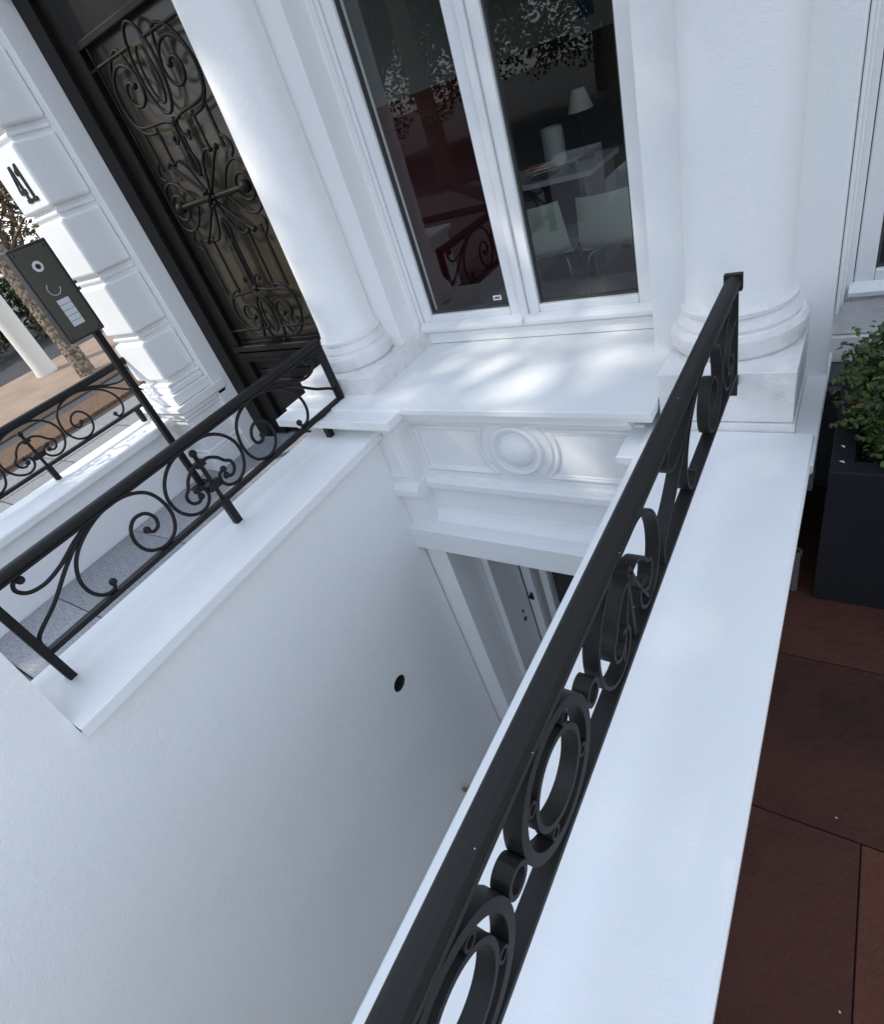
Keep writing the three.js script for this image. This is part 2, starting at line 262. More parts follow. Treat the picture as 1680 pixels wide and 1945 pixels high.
  const pedR = part('pedestal', box(-0.556, -0.078, -0.09, 0.46, 0.2, 0.668, 0.004), mPaint, house);
  part('pedestal_cap', extY([[-0.592, 0.0], [-0.042, 0.0], [-0.042, 0.69], [-0.06, 0.708], [-0.592, 0.708]], 0.455, 0.491, 0.004), mCope, pedR);

  // basement: lintel ledge, jamb, door reveal, open leaf, glazed door
  const lin = part('lintel', box(-1.76, -0.50, -0.205, -0.072, 0.1, 0.66, 0.003), mCope, house);
  part('ledge', extX([[0.3, -0.071], [0.585, -0.071], [0.572, -0.064], [0.556, -0.05], [0.546, -0.03], [0.5415, -0.01], [0.3, -0.01]], -1.76, -0.55), mPaint, lin);
  part('basement_jamb', box(-1.78, -1.603, -2.4, -0.207, 0.1, 0.61, 0.003), mPaint, house);
  part('basement_jamb', box(-0.72, -0.5, -2.4, -0.207, 0.1, 0.61, 0.003), mPaint, house);
  const leaf = part('basement_door', box(-1.600, -1.555, -2.38, -0.215, 0.10, 0.375, 0.003), mFrame, house);
  [-1.185, -1.262].forEach((y, i) => part('lock', clean(new THREE.CylinderGeometry(i ? 0.017 : 0.011, i ? 0.017 : 0.011, 0.006, 16)).rotateZ(Math.PI / 2).translate(-1.553, y, 0.2), mBlack, leaf));
  const bd = part('basement_window', [box(-1.55, -1.485, -2.38, -0.215, 0.02, 0.10), box(-1.44, -1.39, -2.38, -0.215, 0.0, 0.07), box(-0.80, -0.72, -2.38, -0.215, 0.02, 0.10), box(-1.39, -0.8, -0.29, -0.215, 0.02, 0.08)], mFrame, house);
  part('gasket', box(-1.483, -1.442, -2.38, -0.216, 0.0, 0.05, 0), M([0.33, 0.33, 0.28], 0.6), bd);
  part('pane', new THREE.PlaneGeometry(0.59, 2.1).translate(-1.095, -1.34, 0.04), mGlass, bd);
  part('handle', [box(-1.528, -1.508, -1.16, -1.10, 0.1, 0.115), box(-1.535, -1.5, -1.135, -1.12, 0.112, 0.13)], mBlack, bd);
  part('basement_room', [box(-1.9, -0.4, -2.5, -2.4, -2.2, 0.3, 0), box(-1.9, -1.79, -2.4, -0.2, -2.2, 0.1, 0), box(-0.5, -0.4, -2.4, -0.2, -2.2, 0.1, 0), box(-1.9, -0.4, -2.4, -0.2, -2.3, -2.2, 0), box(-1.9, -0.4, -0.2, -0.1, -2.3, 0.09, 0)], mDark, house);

  // ground-floor room behind the window
  const mRed = M([0.12, 0.008, 0.011], 0.6), mGreyW = M([0.32, 0.34, 0.33], 0.9), mFloor = M([0.17, 0.165, 0.18], 0.5), mChar = M([0.028, 0.027, 0.028], 0.7);
  part('room_floor', box(-2.8, 3.2, -0.09, 0.0, -5.0, -0.221, 0), mFloor, house);
  part('room_ceiling', box(-2.8, 3.2, 3.1, 3.2, -5.0, -0.221, 0), mGreyW, house);
  part('room_wall', box(-2.8, -2.7, 1.6, 3.1, -5.0, -0.255, 0), mGreyW, house);
  part('room_wall', box(-2.8, -2.695, 0.0, 1.6, -2.5, -0.255, 0), mRed, house);
  part('room_wall', box(-2.8, -2.69, 0.0, 1.6, -5.0, -2.501, 0), mChar, house);
  part('room_wall', box(-2.7, 3.2, 1.55, 3.1, -5.1, -5.0, 0), mGreyW, house);
  part('room_wall', box(-2.7, 3.2, 0.0, 1.55, -5.1, -4.99, 0), mChar, house);
  part('room_wall', [box(3.2, 3.3, 0.0, 1.0, -5.0, -0.2, 0), box(3.2, 3.3, 2.9, 3.1, -5.0, -0.2, 0), box(3.2, 3.3, 1.0, 2.9, -0.5, -0.2, 0), box(3.2, 3.3, 1.0, 2.9, -5.0, -1.9, 0)], mGreyW, house);  // unseen side wall, its opening added to let sky light into the room
  
  part('room_wall', box(-3.7, -2.16, 0.0, 3.1, -0.3, -0.252, 0), mGreyW, house);
  part('roof', box(-3.76, 3.3, 4.402, 4.6, -5.2, 0.45), mPaint, house);

  // windows
  const win = (x0, x1, z0) => {
    const y0 = 0.667, y1 = 2.75, xm = (x0 + x1) / 2 + 0.005;
    const w = part('window', [box(x0, x0 + 0.035, y0, y1, -0.05, z0 + 0.02), box(x1 - 0.035, x1, y0, y1, -0.05, z0 + 0.02), box(x0 + 0.035, x1 - 0.035, y1 - 0.05, y1, -0.05, z0 + 0.02), box(x0 + 0.035, x1 - 0.035, y0, y0 + 0.02, -0.05, z0 + 0.018)], mFrame, house);
    part('window_board', box(x0 - 0.01, x1 + 0.01, 0.612, y0 - 0.002, -0.05, z0 + 0.012, 0.003), mPaint, w);
    for (const [a, b] of [[x0 + 0.037, xm - 0.018], [xm + 0.018, x1 - 0.037]]) {
      const st = 0.052;
      part('casement', [box(a, a + st, 0.69, 2.695, -0.045, z0 + 0.012, 0.006), box(b - st, b, 0.69, 2.695, -0.045, z0 + 0.012, 0.006), box(a + st, b - st, 0.69, 0.755, -0.045, z0 + 0.011, 0.006), box(a + st, b - st, 2.63, 2.695, -0.045, z0 + 0.011, 0.006)], mFrame, w);
      part('weather_bar', extX([[z0 + 0.01, 0.686], [z0 + 0.045, 0.686], [z0 + 0.047, 0.70], [z0 + 0.03, 0.715], [z0 + 0.012, 0.722]], a - 0.01, b + 0.01), mFrame, w);
      const e = 0.008, A = a + st, B = b - st;
      part('gasket', [box(A - 0.002, A + e, 0.752, 2.63, -0.03, z0 - 0.006, 0), box(B - e, B + 0.002, 0.752, 2.63, -0.03, z0 - 0.006, 0), box(A, B, 0.752, 0.757 + e, -0.03, z0 - 0.007, 0)], mSeal, w);
      part('pane', new THREE.PlaneGeometry(B - A, 1.88).translate((A + B) / 2, 1.692, z0 - 0.016), mGlass, w);
    }
    part('meeting_stile', box(xm - 0.0165, xm + 0.0165, 0.683, 2.69, -0.02, z0 + 0.026, 0.006), mFrame, w);
    return w;
  };
  const w1 = win(-1.775, -0.60, 0.0);
  win(-0.047, 1.17, 0.0);
  part('reveal', [box(-0.048, -0.03, 0.664, 2.75, 0.022, 0.06, 0.004), box(-0.048, -0.038, 0.664, 2.75, 0.064, 0.12, 0.004)], mPaint, house);
  part('reveal', box(-1.766, -1.757, 0.612, 2.75, 0.022, 0.06, 0.004), mPaint, house);
  const stk = part('sticker', box(-1.338, -1.297, 0.785, 0.806, -0.0155, -0.0145, 0), M([0.75, 0.75, 0.75], 0.6), w1);
  part('sticker_mark', [box(-1.33, -1.323, 0.79, 0.801, -0.0148, -0.0138, 0), box(-1.321, -1.314, 0.79, 0.801, -0.0148, -0.0138, 0), box(-1.311, -1.305, 0.79, 0.801, -0.0148, -0.0138, 0)], mBlack, w1);
}

// front door with wrought iron grille
{
  const X0 = -3.349, X1 = -2.001, xc = -2.68;
  const d = part('door', [box(X0, X0 + 0.12, 0.075, 2.5, 0.02, 0.15, 0.004), box(X1 - 0.12, X1, 0.075, 2.5, 0.02, 0.15, 0.004), box(X0 + 0.12, X1 - 0.12, 2.44, 2.5, 0.02, 0.149, 0.004)], mDoor, house);
  const st = 0.145, a = X0 + 0.122, b = X1 - 0.122;
  part('door_leaf', [box(a, -3.10, 0.09, 2.437, 0.03, 0.118, 0.004), box(-2.26, b, 0.09, 2.437, 0.03, 0.118, 0.004), box(-3.10, -2.26, 2.22, 2.437, 0.03, 0.117, 0.004), box(-3.10, -2.26, 0.62, 0.755, 0.03, 0.117, 0.004), box(-3.10, -2.26, 0.09, 0.62, 0.03, 0.09, 0)], mDoor, d);
  part('moulding', [box(-3.115, -3.085, 0.74, 2.235, 0.118, 0.138, 0.006), box(-2.275, -2.245, 0.74, 2.235, 0.118, 0.138, 0.006), box(-3.085, -2.275, 2.205, 2.235, 0.118, 0.138, 0.006), box(-3.14, -2.22, 0.70, 0.74, 0.118, 0.15, 0.01), box(-3.14, -2.22, 0.655, 0.69, 0.118, 0.135, 0.008)], mDoor, d);
  part('kick_panel', [box(-3.05, -2.31, 0.16, 0.56, 0.09, 0.105, 0.008), box(-2.98, -2.38, 0.22, 0.5, 0.105, 0.12, 0.01)], mDoor, d);
  part('threshold', box(X0, X1, 0.02, 0.075, 0.0, 0.16, 0.004), mGranite2, d);
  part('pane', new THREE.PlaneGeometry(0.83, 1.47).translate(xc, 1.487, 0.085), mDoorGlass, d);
  // transom with dentils
  const tr = part('transom', [box(X0, X1, 2.5, 2.56, 0.02, 0.2, 0.006), box(X0, X1, 2.66, 2.72, 0.02, 0.26, 0.008), box(X0, X1, 2.56, 2.66, 0.02, 0.17, 0)], mDoor, house);
  for (let i = 0; i < 24; i++) part('dentil', box(X0 + 0.02 + i * 0.056, X0 + 0.054 + i * 0.056, 2.585, 2.655, 0.17, 0.215, 0.003), mDoor, tr);
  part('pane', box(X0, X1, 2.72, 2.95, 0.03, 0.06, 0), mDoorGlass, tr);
  const Z = 0.128, r = 0.0076, g = (name, pts, rad = r, closed = false, ends) => {
    for (const s of [1, -1]) { const P = pts.map(p => V(xc + s * p[0], p[1], Z + (p[2] || 0))); const list = [tube(P, rad, P.length * 5, closed, 6)]; if (ends) list.push(ball(P[P.length - 1], rad * 1.9)); part(name, list, mGrille, d); }
  };
  const bar = (x, y0, y1, rad = r) => { for (const s of x ? [1, -1] : [1]) part('grille_bar', rod(V(xc + s * x, y0, Z), V(xc + s * x, y1, Z), rad, 7), mGrille, d); };
  const hbar = (y, x0, x1, rad = r) => { for (const s of [1, -1]) part('grille_bar', rod(V(xc + s * x0, y, Z), V(xc + s * x1, y, Z), rad, 7), mGrille, d); };
  const spiral = (cx2, cy2, r0, r1, a0, turns, sy = 1) => Array.from({ length: Math.round(turns * 12) + 1 }, (_, i) => { const t = i / Math.round(turns * 12), rad = r0 * Math.pow(r1 / r0, t), an = a0 + turns * 2 * Math.PI * t; return [cx2 + rad * Math.cos(an), cy2 + sy * rad * Math.sin(an)]; });
  const oval = (y, rx, ry) => Array.from({ length: 20 }, (_, i) => V(xc + rx * Math.cos(i / 20 * 2 * Math.PI), y + ry * Math.sin(i / 20 * 2 * Math.PI), Z));
  bar(0.345, 0.76, 2.2, 0.0065); bar(0.255, 1.04, 1.34, 0.0065); bar(0.255, 1.67, 1.87, 0.0065); bar(0.15, 1.03, 1.33, 0.0065); bar(0.15, 1.68, 1.84, 0.0065); bar(0.012, 1.05, 1.4); bar(0.012, 1.61, 1.83);
  hbar(2.125, 0.06, 0.415); hbar(0.83, 0.05, 0.415);
  // top and bottom ornaments
  for (const [cy, s, f] of [[2.0, 1, 1], [0.905, -1, 0.86]]) {
    part('grille_ring', tube(oval(cy + s * 0.03, 0.082 * f, 0.165 * f), r, 60, true, 6), mGrille, d);
    part('grille_ring', tube(oval(cy + s * 0.01, 0.045 * f, 0.105 * f), r * 0.8, 60, true, 6), mGrille, d);
    g('grille_scroll', [[0.01, cy - s * 0.17 * f], [0.07 * f, cy - s * 0.155 * f], ...spiral(0.175 * f, cy - s * 0.01, 0.152 * f, 0.03, -0.9, 1.55, s)], r, false, true);
    g('grille_scroll', [[0.10 * f, cy + s * 0.02], [0.15 * f, cy + s * 0.14 * f], [0.24 * f, cy + s * 0.11 * f], [0.305 * f, cy], [0.30 * f, cy - s * 0.1 * f], [0.235 * f, cy - s * 0.165 * f], [0.16 * f, cy - s * 0.18 * f]], r);
    g('grille_leaf', [[0.0, cy - s * 0.17 * f], [0.025, cy - s * 0.23 * f], [0.055, cy - s * 0.25 * f], [0.06, cy - s * 0.225 * f]], 0.006, false, true);
    part('grille_collar', ball(V(xc, cy - s * 0.17 * f, Z), 0.02), mGrille, d);
  }
  // middle ornament
  hbar(1.505, 0.0, 0.25, 0.013);
  for (const s of [1, -1]) { part('grille_ring', tube(Array.from({ length: 16 }, (_, i) => V(xc + s * 0.27 + 0.058 * Math.cos(i / 8 * Math.PI), 1.505 + 0.058 * Math.sin(i / 8 * Math.PI), Z)), r, 40, true, 6), mGrille, d); part('grille_knob', ball(V(xc + s * 0.27, 1.505, Z), 0.03).scale(1, 1, 1), mGrille, d); }
  for (const s of [1, -1]) {
    g('grille_scroll', [[0.0, 1.505], [0.08, 1.505 + s * 0.08], [0.15, 1.505 + s * 0.145], [0.195, 1.505 + s * 0.18], ...spiral(0.205, 1.505 + s * 0.14, 0.042, 0.014, 1.6, -1.1, s)], r, false, true);
    g('grille_scroll', [[0.01, 1.505 + s * 0.02], [0.05, 1.505 + s * 0.12], [0.075, 1.505 + s * 0.16], [0.11, 1.505 + s * 0.185], [0.15, 1.505 + s * 0.18]], r * 0.9, false, true);
    g('grille_scroll', [[0.345, 1.505 + s * 0.02], [0.325, 1.505 + s * 0.09], [0.27, 1.505 + s * 0.115], [0.2, 1.505 + s * 0.09], [0.13, 1.505 + s * 0.02]], r * 0.9);
    g('grille_scroll', [[0.255, 1.505 + s * 0.215], [0.29, 1.505 + s * 0.19], [0.30, 1.505 + s * 0.15], [0.27, 1.505 + s * 0.125]], r * 0.9);
    g('grille_leaf', [[0.0, 1.505 + s * 0.1], [0.02, 1.505 + s * 0.13], [0.02, 1.505 + s * 0.17], [0.004, 1.505 + s * 0.21]], 0.009);
  }
  for (let i = 0; i < 8; i++) part('grille_knob', ball(V(xc + 0.035 * Math.cos(i * 0.785), 1.505 + 0.035 * Math.sin(i * 0.785), Z + 0.012), 0.011), mGrille, d);
  part('grille_knob', ball(V(xc, 1.505, Z + 0.016), 0.02), mGrille, d);
}
// house number
{
  const font = await new FontLoader().loadAsync('fonts/droid/droid_serif_bold.typeface.json');
  const t = clean(new TextGeometry('41', { font, size: 1, depth: 0.05, curveSegments: 4, bevelEnabled: true, bevelThickness: 0.01, bevelSize: 0.018, bevelSegments: 1 })); t.computeBoundingBox(); const bb = t.boundingBox;
  t.translate(-bb.min.x, -bb.min.y, 0).scale(0.14 / (bb.max.x - bb.min.x), 0.168 / (bb.max.y - bb.min.y), 0.1).translate(-3.605, 1.755, 0.513);
  part('house_number', t, M([0.012, 0.012, 0.012], 0.95), house);
}

// ================================================================ cheek walls
const copingProfile = (x0, x1, y, flip) => {
  const w = x1 - x0, f = t => flip ? x1 - t * w : x0 + t * w, P = [[0.0, -0.045], [0.0, -0.008], [0.012, -0.001], [0.03, 0], [0.18, 0], [0.22, -0.003], [0.27, -0.004], [0.32, -0.003], [0.36, 0], [0.97, 0], [0.988, -0.001], [1.0, -0.008], [1.0, -0.045]].map(p => [f(p[0]), y + p[1]]);
  return flip ? P.reverse() : P;
};
{
  const t = thing('lightwell_wall', 'smooth white lightwell wall with coping, rising to a plain pier at the steps', 'wall', [-1.9, -2.4, 1.8]);
  const s = shapeOf([[0.62, -2.4], [4.4, -2.4], [4.4, 0.46], [2.7, 0.46], [2.7, 0.9], [2.139, 0.9], [2.142, 0.86], [2.1745, 0.456], [0.62, 0.456]]);
  const h = new THREE.Path(); h.absellipse(1.163, -0.725, 0.047, 0.047, 0, Math.PI * 2, true); s.holes.push(h);
  part('wall', smooth(extX(s, -2.06, -1.73), 0.5), mWell, t);
  part('coping', smooth(extZ(copingProfile(-2.10, -1.69, 0.5), 0.625, 2.17), 0.35), mCope, t);
  const ring = clean(new THREE.CylinderGeometry(0.0455, 0.0455, 0.116, 28, 1, true)).rotateZ(Math.PI / 2).translate(-1.792, -0.725, 1.163);
  part('drain_pipe', [ring, clean(new THREE.CircleGeometry(0.047, 24)).rotateY(Math.PI / 2).translate(-1.85, -0.725, 1.163)], M([0.03, 0.032, 0.036], 0.5), t);
}
{
  const t = thing('stair_wall', 'low white wall with flat coping between the entrance landing and the paved side yard', 'wall', [-3.63, GY, 1.7]);
  part('wall', box(-3.76, -3.50, GY, 0.456, 0.60, 3.0, 0.003), mWell, t);
  part('coping', smooth(extZ(copingProfile(-3.80, -3.45, 0.5), 0.595, 3.02), 0.35), mCope, t);
}
{
  const t = thing('terrace_parapet', 'broad white parapet wall with smooth coping between the lightwell and the brown terrace', 'wall', [-0.29, -2.4, 2]);
  part('wall', box(-0.493, -0.092, -2.4, 0.452, 0.672, 4.4, 0.003), mWell, t);
  part('coping', smooth(extZ(copingProfile(-0.533, -0.049, 0.5, false), 0.556, 4.42), 0.35), mCope, t);
  const w2 = thing('lightwell_end_wall', 'plain white end wall closing the lightwell on the street side', 'wall', [-1.1, -2.4, 4.46]);
  part('wall', box(-1.728, -0.495, -2.4, -0.05, 4.38, 4.55, 0.003), mWell, w2);
}
// entrance landing and steps
{
  const t = thing('entrance_steps', 'grey granite landing slabs and steps leading up to the dark front door', 'steps', [-2.8, GY, 1.5]);
  const zs = [0.10, 0.62, 1.18, 1.735, 2.105], xs = [-3.498, -2.78, -2.062];
  for (let i = 0; i < 4; i++) for (let k = 0; k < 2; k++) part('granite_slab', box(xs[k] + 0.002, xs[k + 1] - 0.002, -0.01, 0.065 + rr(-0.001, 0.001), zs[i] + 0.002, zs[i + 1] - 0.002, 0.004), (i + k) % 2 ? mGranite : mGranite2, t);
  part('riser', box(-3.498, -2.062, GY - 0.1, -0.012, 0.1, 2.09, 0), mGranite2, t);
  part('step', box(-3.498, -2.062, GY - 0.1, -0.02, 2.107, 2.45, 0.004), mGranite, t);
}

// ================================================================ railings
const cano = {
  stem: [[0.772, 0.0], [0.765, 0.047], [0.665, 0.108], [0.557, 0.185], [0.469, 0.234], [0.417, 0.25], [0.36, 0.257]],
  tail: [[0.498, 0.034], [0.506, 0.012], [0.54, 0.014], [0.567, 0.05], [0.57, 0.103], [0.548, 0.156], [0.513, 0.194], [0.445, 0.232], [0.367, 0.252], [0.282, 0.243], [0.224, 0.207], [0.198, 0.146], [0.2, 0.076], [0.233, 0.024], [0.292, 0.008], [0.342, 0.036], [0.359, 0.09], [0.345, 0.138], [0.312, 0.162], [0.273, 0.152], [0.254, 0.118], [0.264, 0.086], [0.29, 0.08], [0.303, 0.1]],
  branch: [[0.43, 0.25], [0.497, 0.228], [0.584, 0.19], [0.65, 0.177], [0.695, 0.189], [0.712, 0.218], [0.700, 0.24], [0.683, 0.234]],
  ring: [[0.0, 0.252], [0.04, 0.251], [0.085, 0.243], [0.125, 0.222], [0.158, 0.188], [0.177, 0.146], [0.178, 0.1], [0.163, 0.058], [0.135, 0.028], [0.096, 0.014], [0.057, 0.026], [0.038, 0.054], [0.044, 0.086], [0.070, 0.094]],
  heart: [[0.006, 0.172], [0.04, 0.17], [0.075, 0.147], [0.096, 0.118], [0.115, 0.103], [0.118, 0.08], [0.104, 0.058], [0.083, 0.053], [0.067, 0.066]],
};
function scrollRail(label, x, zc, y0, foot, k = 1) {
  const t = thing('scroll_railing', label, 'railing', [x, foot, zc]);
  const H = 0.78 * k, r = 0.0068, top = y0 + 0.262 * k;
  const hp = Array.from({ length: 18 }, (_, i) => { const a = i / 18 * 2 * Math.PI; return [x + 0.021 * Math.sign(Math.cos(a)) * Math.pow(Math.abs(Math.cos(a)), 0.75), top + 0.014 + 0.0165 * Math.sign(Math.sin(a)) * Math.pow(Math.abs(Math.sin(a)), 0.8)]; });
  part('handrail', smooth(extZ(hp, zc - H - 0.012, zc + H + 0.014), 0.7), mIron, t);
  part('top_bar', box(x - 0.014, x + 0.014, top - 0.012, top - 0.002, zc - H, zc + H, 0.001), mIron, t);
  part('bottom_bar', box(x - 0.015, x + 0.015, y0 - 0.015, y0 + 0.003, zc - H + 0.01, zc + H - 0.01, 0.002), mIron, t);
  part('post', box(x - 0.018, x + 0.018, y0 - 0.015, top, zc - H - 0.012, zc - H + 0.01, 0.002), mIron, t);
  part('post', box(x - 0.024, x + 0.024, foot + 0.0005, top, zc + H - 0.012, zc + H + 0.014, 0.002), mIron, t);
  for (const z of [zc - 0.627 * k, zc]) part('leg', box(x - 0.015, x + 0.015, foot + 0.0005, y0 - 0.014, z - 0.015, z + 0.015, 0.002), mIron, t);
  part('spear', [rod(V(x, y0, zc), V(x, y0 + 0.2, zc), 0.009, 8), ball(V(x, y0 + 0.213, zc), 0.0155), box(x - 0.014, x + 0.014, y0 + 0.155, y0 + 0.18, zc - 0.02, zc + 0.02, 0.003), box(x - 0.015, x + 0.015, y0 + 0.05, y0 + 0.085, zc - 0.03, zc + 0.03, 0.006)], mIron, t);
  for (const s of [1, -1]) for (const [kind, ends] of [['stem', 0], ['tail', 3], ['branch', 2], ['ring', 2], ['heart', 2]]) {
    const P = cano[kind].map(([a, b]) => V(x, y0 + b * k, zc + s * a * k)), L = [tube(P, r, P.length * 6, false, 7)];
    if (ends & 2) L.push(ball(P[P.length - 1], r * 2)); if (ends & 1) L.push(ball(P[0], r * 2));
    part('scroll', L, mIron, t);
  }
  return t;
}
scrollRail('black wrought iron scroll railing on the lightwell wall coping beside the granite landing', -1.94, 1.3033, 0.62, 0.499, 0.98);
scrollRail('black wrought iron scroll railing on the stair wall next to the intercom post', -3.715, 1.255, 0.6, 0.499);
{
  const t = thing('terrace_railing', 'heavy black iron railing with rings and flat scrolls above the terrace parapet', 'railing', [-0.27, 0.5, 1.6]);
  const xa = -0.276, xb = -0.250, y0 = 0.737, ks = 0.92, z0 = 0.605, zE = 2.7, th = 0.0065;
  const hp = Array.from({ length: 44 }, (_, i) => { const a = i / 44 * 2 * Math.PI; return [-0.2635 + 0.0195 * Math.cos(a), 0.986 + 0.0185 * Math.sin(a)]; });
  part('handrail', smooth(extZ(hp, z0 - 0.005, zE), 0.7), mIronMatt, t);
  { const f = part('paint_fleck', [[1.62, 0.3], [1.95, 0.1], [2.07, 1.0], [1.2, 1.3]].map(([z, a]) => ball(V(-0.2635 + 0.0195 * Math.cos(a), 0.986 + 0.0185 * Math.sin(a), z), 0.0009, 6, 5)), M([0.6, 0.6, 0.58], 0.8), t); f.userData.kind = 'stuff'; }
  part('end_cap', box(-0.286, -0.241, 0.962, 1.008, z0 - 0.022, z0 - 0.004, 0.003), mIronMatt, t);
  part('top_bar', box(xa, xb, 0.962, 0.970, z0, zE, 0.001), mIronMatt, t);
  part('bottom_bar', box(xa - 0.002, xb + 0.002, y0 - 0.012, y0, z0, zE, 0.001), mIronMatt, t);
  part('end_plate', box(xa, xb, 0.655, 0.97, z0 - 0.014, z0 - 0.002, 0.001), mIronMatt, t);
  part('bracket', box(xa + 0.005, xb - 0.005, 0.66, 0.69, 0.54, z0 - 0.01, 0.002), mIronMatt, t);
  part('post', box(-0.29, -0.25, 0.497, 0.99, zE - 0.02, zE + 0.02, 0.003), mIronMatt, t);
  const rib = (name, pts, zc, s, w = 1) => part(name, ribbon(pts.map(([a, b]) => [zc + s * a, y0 + b * ks]), th * w, xa, xb), mIronMatt, t);
  for (const k of ['stem', 'tail', 'branch', 'ring', 'heart']) rib('scroll', cano[k], z0 + 0.012, 1);
  const zc = 1.577; for (const s of [1, -1]) for (const k of ['ring', 'heart']) rib('scroll', cano[k].map(([a, b]) => [a * 0.92, b]), zc, s);
  part('spear', box(xa + 0.004, xb - 0.004, y0, y0 + 0.19, zc - 0.006, zc + 0.006, 0.002), mIronMatt, t);
  rib('scroll', [[0.0, 0.2], [0.03, 0.12], [0.06, 0.06], [0.075, 0.03]], zc, -1); rib('scroll', [[0.0, 0.2], [0.03, 0.12], [0.06, 0.06], [0.075, 0.03]], zc, 1);
  const ringG = (z, y, R, w) => { const s = new THREE.Shape(); s.absarc(z, y, R, 0, Math.PI * 2); const h = new THREE.Path(); h.absarc(z, y, R - w, 0, Math.PI * 2, true); s.holes.push(h); return smooth(extX(s, xa, xb), 0.5); };
  for (let k = 0; k < 3; k++) {
    const z = 1.911 + k * 0.2695, y = 0.8515;
    part('ring', ringG(z, y, 0.1115, 0.017), mIronMatt, t);
    part('inner_ring', ringG(z, y, 0.072, 0.009), mIronMatt, t);
    part('collar', ringG(z - 0.1347, y, 0.0235, 0.0075), mIronMatt, t);
    for (const [a, l] of [[0.6, 1], [2.2, 1], [3.75, 1], [5.3, 1]]) part('rivet', ringG(z + 0.083 * Math.cos(a), y + 0.083 * Math.sin(a), 0.011, 0.004), mIronMatt, t);
  }
}

// ================================================================ intercom on its post
{
  const t = thing('intercom', 'dark grey intercom panel with camera and name cards on a black post by the landing', 'intercom', [-3.34, 0.065, 0.79]);
  part('post', box(-3.375, -3.335, 0.066, 1.16, 0.70, 0.735, 0.003), mIron, t);
  part('foot_plate', box(-3.41, -3.30, 0.066, 0.078, 0.66, 0.775, 0.002), mIron, t);
  const b = part('housing', box(-3.375, -3.312, 1.135, 1.603, 0.677, 0.882, 0.006), M([0.02, 0.02, 0.02], 0.4), t);
  const face = part('face_plate', box(-3.312, -3.303, 1.145, 1.588, 0.696, 0.874, 0.003), M([0.085, 0.08, 0.068], 0.4, { metalness: 0.4 }), t);
  const disc = (y, z, r, x, m, name, p) => part(name, clean(new THREE.CylinderGeometry(r, r, 0.006, 28)).rotateZ(Math.PI / 2).translate(x, y, z), m, p);
  disc(1.502, 0.795, 0.025, -3.301, M([0.7, 0.7, 0.72], 0.25, { metalness: 0.3 }), 'camera_ring', face); disc(1.502, 0.795, 0.012, -3.298, mBlack, 'camera_lens', face);
  part('call_button', clean(new THREE.TorusGeometry(0.031, 0.002, 6, 36, Math.PI * 1.3)).rotateZ(2.2).rotateY(Math.PI / 2).translate(-3.302, 1.392, 0.793), M([0.55, 0.55, 0.55], 0.3), face);
  for (const [y, z] of [[1.575, 0.708], [1.575, 0.862], [1.158, 0.708], [1.158, 0.862]]) disc(y, z, 0.0045, -3.302, mBlack, 'screw', face);
  for (let i = 0; i < 5; i++) part('name_card', box(-3.303, -3.299, 1.203 + i * 0.0275, 1.2285 + i * 0.0275, 0.756, 0.82, 0.001), M([0.62, 0.64, 0.66], 0.4), face);
}

// ================================================================ terrace objects
function leafGeo(l, w, fold = 0.25) {
  const p = [[0, 0, 0], [0.35, 1, fold], [0.75, 0.75, fold * 0.8], [1, 0, -0.1], [0.75, -0.75, fold * 0.8], [0.35, -1, fold]].map(([a, b, c]) => [a * l, Math.abs(b) * c * w, b * w / 2]);
  const idx = [[0, 1, 3], [1, 2, 3], [0, 3, 5], [3, 4, 5]], out = []; idx.forEach(f => f.forEach(i => out.push(...p[i])));
  const g = new THREE.BufferGeometry(); g.setAttribute('position', new THREE.BufferAttribute(new Float32Array(out), 3)); g.computeVertexNormals(); g.setAttribute('uv', new THREE.BufferAttribute(new Float32Array(out.length / 3 * 2), 2)); return g;
}
function leaves(name, parent, geo, m, spots, colours) {
  const o = new THREE.InstancedMesh(geo, m, spots.length), q = new THREE.Quaternion(), mt = new THREE.Matrix4(), c = new THREE.Color();
  spots.forEach((s, i) => { q.setFromEuler(new THREE.Euler(s.r[0], s.r[1], s.r[2])); mt.compose(s.p, q, V(s.s, s.s, s.s)); o.setMatrixAt(i, mt); o.setColorAt(i, c.setRGB(...colours(s))); });
  o.name = name; o.userData.kind = 'stuff'; o.castShadow = o.receiveShadow = true; parent.add(o); return o;
}
const mLeaf = M([1, 1, 1], 0.5, { transmission: 0.25, thickness: 0 });
const mLeafGloss = M([1, 1, 1], 0.45, { transmission: 0.12, thickness: 0 });
